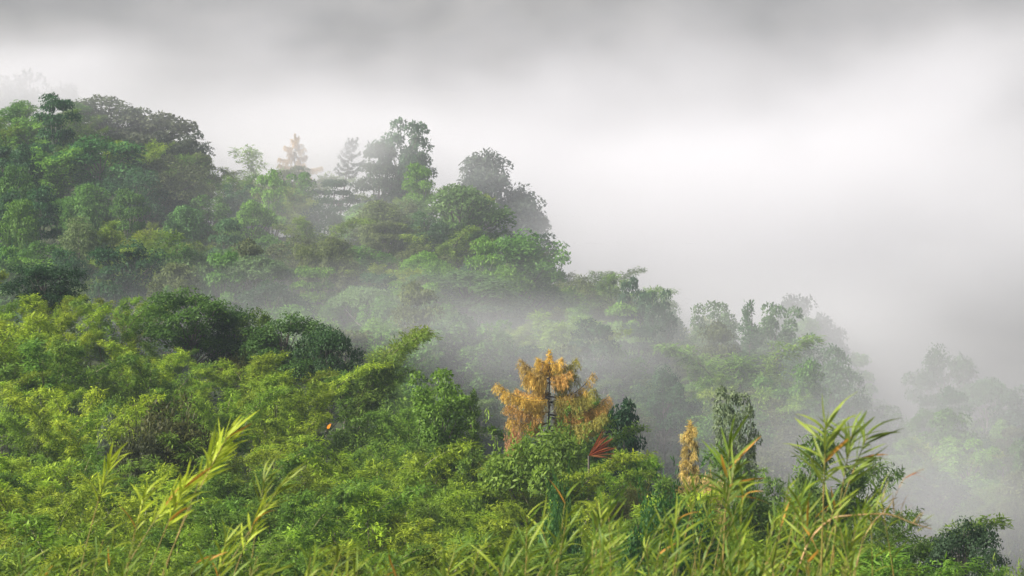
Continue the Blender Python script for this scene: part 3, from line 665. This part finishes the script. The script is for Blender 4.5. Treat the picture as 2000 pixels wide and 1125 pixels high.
lv = [(1735 + rng.normal() * 12, 1000 + rng.normal() * 8, rng.uniform(10, 110), rng.uniform(.35, .6)) for _ in range(10)] + \
     [(1795 + rng.normal() * 12, 1030 + rng.normal() * 5, rng.uniform(-20, 60), rng.uniform(.3, .5)) for _ in range(8)]
stalk('dry_stalk', [(1625, 1010), (1650, 1008), (1700, 1004), (1740, 1003), (1780, 1022), (1820, 1033)], 42, .017, .008, M_DRYSTEM,
      'dry orange stalk sticking out sideways below the blurred reed tufts', lv, [(.16, .18, .04), (.22, .20, .06), (.34, .22, .06)])
stalk('dry_stalk', [(1742, 985), (1752, 960), (1765, 935), (1785, 923), (1805, 916)], 41, .006, .004, M_DRYSTEM,
      'thin reddish dry stalk curving up against the grey mist', [(1765, 936, 35, .5), (1772, 930, 28, .5)], [(.44, .20, .12), (.40, .16, .09)])

# ------------------------------------------------------------------ undergrowth between the plants
def undergrowth(seed, n, y0, y1, hmax, size, col, label):
    r = np.random.default_rng(seed); LV = Leaves(); Y = r.uniform(y0, y1, n); x = r.uniform(-1100, 1100, n) / F * Y
    hh = hmax * np.abs(fbm(x, Y, 3.2, 4.0)) * r.random(n) + .05
    P = np.stack([x, Y, ground(x, Y) + hh], 1); sz = size * (.6 + .8 * r.random(n)) * np.clip(Y / 170, .35, 1)
    LV.add(P, unit(rdir(r, n) - UP * .1), unit(UP + r.normal(size=(n, 3)) * .5), sz, sz * .5, r.random(n))
    o = link('undergrowth', LV.mesh('undergrowth'), None, kind='stuff', label=label); tint_obj(o, col)
undergrowth(77, 90000, 60, 268, 2.2, .36, (.070, .115, .022), 'dense green undergrowth covering the near slope')
undergrowth(78, 42000, 300, 515, 3.2, .60, (.035, .065, .024), 'dark undergrowth covering the far slope across the valley')

# ------------------------------------------------------------------ labels of the fill plants, from the landmarks near them
def label_fill():
    buckets = {}
    for o, u, v, what, side in FILL:
        best = min(LAND_A if side == 'A' else LAND_B, key=lambda l: math.hypot(l[0] - u, (l[1] - v) * 1.3))
        dx, dy = u - best[0], v - best[1]
        rel = ('below' if dy > 0 else 'above') if abs(dy) > abs(dx) * .8 else ('right of' if dx > 0 else 'left of')
        buckets.setdefault((what, rel, best[2]), []).append((math.hypot(dx, dy), o))
    for (what, rel, land), lst in buckets.items():
        lst.sort(key=lambda e: e[0])
        for k, (_, o) in enumerate(lst):
            o['label'] = (ORD[k] + ' ' if len(lst) > 1 else '') + what + ' ' + rel + ' ' + land
label_fill()

# ------------------------------------------------------------------ air: even haze, and the banks of mist in the valley
m_haze, t, out = new_mat('haze'); pv = t.nodes.new('ShaderNodeVolumePrincipled'); pv.inputs['Density'].default_value = 0.00014
pv.inputs['Color'].default_value = (.74, .85, 1.0, 1); t.links.new(pv.outputs[0], out.inputs['Volume'])
X0, X1, YA, YB, Z0, Z1 = -1700., 1700., -100., 1400., -190., 270.
V = np.array([(x, y, z) for z in (Z0, Z1) for y in (YA, YB) for x in (X0, X1)]); Q = np.array([(0, 2, 3, 1), (4, 5, 7, 6), (0, 1, 5, 4), (2, 6, 7, 3), (0, 4, 6, 2), (1, 3, 7, 5)])
hz = quad_mesh('haze', V, Q); hz.materials.append(m_haze); link('haze', hz, kind='stuff', label='thin morning haze filling the air over the valley')

m_mist, t, out = new_mat('mist'); pv = t.nodes.new('ShaderNodeVolumePrincipled'); pv.inputs['Color'].default_value = (.870, .868, .912, 1)
pv.inputs['Density'].default_value = 1.0; pv.inputs['Anisotropy'].default_value = 0.0; t.links.new(pv.outputs[0], out.inputs['Volume'])

BLOBS = [  # u, v, depth, half width px, half height px, half depth m, density
 (420, 275, 680, 520, 75, 75, .008), (900, 335, 690, 420, 105, 85, .010), (1400, 430, 700, 420, 160, 90, .0140), (1800, 420, 700, 330, 150, 90, .0140),
 (1250, 510, 680, 330, 130, 80, .008), (1650, 520, 690, 260, 100, 80, .006), (100, 180, 660, 300, 90, 50, .004), (1900, 200, 760, 230, 150, 70, .005), (1000, 170, 770, 1500, 190, 80, .0030), (1400, 390, 800, 900, 220, 60, .004), (1000, 60, 800, 1500, 260, 60, .0028),
 (600, 320, 532, 230, 50, 14, .026), (860, 355, 534, 160, 55, 12, .028), (150, 225, 545, 190, 60, 16, .020), (1130, 470, 520, 160, 80, 20, .014),
 (1500, 620, 480, 260, 70, 20, .012), (1380, 690, 415, 260, 60, 18, .008), (1850, 740, 440, 280, 110, 30, .007), (1700, 640, 500, 170, 90, 25, .012),
 (250, 595, 336, 330, 40, 11, .013), (650, 640, 325, 330, 52, 14, .014), (950, 700, 318, 330, 75, 16, .013), (1300, 800, 300, 330, 100, 20, .008), (1700, 900, 300, 330, 170, 28, .0085), (1950, 960, 290, 260, 190, 28, .0085),
 (480, 600, 372, 330, 36, 9, .005), (820, 630, 372, 260, 40, 9, .006), (70, 160, 562, 190, 70, 12, .085), (610, 290, 503, 130, 50, 7, .085), (250, 500, 425, 300, 35, 7, .004), (600, 420, 470, 160, 60, 7, .014), (230, 225, 492, 130, 50, 6, .018), (600, 480, 430, 1300, 330, 55, .0011), (1600, 700, 420, 900, 330, 60, .0018),
]
def build_mist():
    ng = bpy.data.node_groups.new('mist', 'GeometryNodeTree'); ng.interface.new_socket('Geometry', in_out='OUTPUT', socket_type='NodeSocketGeometry'); ng.interface.new_socket('Geometry', in_out='INPUT', socket_type='NodeSocketGeometry')
    N, L = ng.nodes.new, ng.links.new; go = N('NodeGroupOutput'); N('NodeGroupInput')
    pos = N('GeometryNodeInputPosition'); acc = None
    def mth(op, a, b=None):
        n = N('ShaderNodeMath'); n.operation = op
        for i, s in enumerate((a, b)):
            if s is None: continue
            if isinstance(s, (int, float)): n.inputs[i].default_value = s
            else: L(s, n.inputs[i])
        return n.outputs[0]
    # the noise also bends the banks so that their edges billow
    nd = N('ShaderNodeTexNoise'); nd.inputs['Scale'].default_value = .018; nd.inputs['Detail'].default_value = 3; L(pos.outputs[0], nd.inputs['Vector'])
    sub = N('ShaderNodeVectorMath'); sub.operation = 'SUBTRACT'; L(nd.outputs['Color'], sub.inputs[0]); sub.inputs[1].default_value = (.5, .5, .5)
    scl = N('ShaderNodeVectorMath'); scl.operation = 'MULTIPLY'; L(sub.outputs[0], scl.inputs[0]); scl.inputs[1].default_value = (34, 20, 16)
    wp = N('ShaderNodeVectorMath'); wp.operation = 'ADD'; L(pos.outputs[0], wp.inputs[0]); L(scl.outputs[0], wp.inputs[1])
    for u, v, Y, ru, rv, rY, a in BLOBS:
        c = at(u, v, Y); d = N('ShaderNodeVectorMath'); d.operation = 'SUBTRACT'; L(wp.outputs[0], d.inputs[0]); d.inputs[1].default_value = c
        e = N('ShaderNodeVectorMath'); e.operation = 'MULTIPLY'; L(d.outputs[0], e.inputs[0]); e.inputs[1].default_value = (F / (ru * Y), 1 / rY, F / (rv * Y))
        q = N('ShaderNodeVectorMath'); q.operation = 'DOT_PRODUCT'; L(e.outputs[0], q.inputs[0]); L(e.outputs[0], q.inputs[1])
        g = mth('MULTIPLY', mth('EXPONENT', mth('MULTIPLY', q.outputs['Value'], -1.0)), a); acc = g if acc is None else mth('ADD', acc, g)
    n2 = N('ShaderNodeTexNoise'); n2.inputs['Scale'].default_value = .030; n2.inputs['Detail'].default_value = 5; n2.inputs['Roughness'].default_value = .58
    st = N('ShaderNodeVectorMath'); st.operation = 'MULTIPLY'; L(wp.outputs[0], st.inputs[0]); st.inputs[1].default_value = (.8, .16, 1.5); rt = N('ShaderNodeVectorRotate'); rt.rotation_type = 'Y_AXIS'; rt.inputs['Angle'].default_value = .35; L(st.outputs[0], rt.inputs['Vector']); L(rt.outputs[0], n2.inputs['Vector'])
    mr = N('ShaderNodeMapRange'); mr.inputs['From Min'].default_value = .32; mr.inputs['From Max'].default_value = .64; mr.inputs['To Min'].default_value = .38; mr.inputs['To Max'].default_value = 1.55; L(n2.outputs['Fac'], mr.inputs['Value'])
    den = mth('MAXIMUM', mth('SUBTRACT', mth('MULTIPLY', acc, mr.outputs[0]), .0003), 0.0)
    vc = N('GeometryNodeVolumeCube'); vc.inputs['Min'].default_value = (-210, 240, -90); vc.inputs['Max'].default_value = (270, 900, 200)
    vc.inputs['Resolution X'].default_value = 110; vc.inputs['Resolution Y'].default_value = 150; vc.inputs['Resolution Z'].default_value = 72; L(den, vc.inputs['Density'])
    sm = N('GeometryNodeSetMaterial'); sm.inputs['Material'].default_value = m_mist; L(vc.outputs[0], sm.inputs['Geometry']); L(sm.outputs[0], go.inputs[0])
    vol = bpy.data.volumes.new('mist'); vol.materials.append(m_mist); o = link('mist', vol, None, kind='stuff', label='white mist banks drifting through the valley and behind the ridge')
    md = o.modifiers.new('mist', 'NODES'); md.node_group = ng
build_mist()
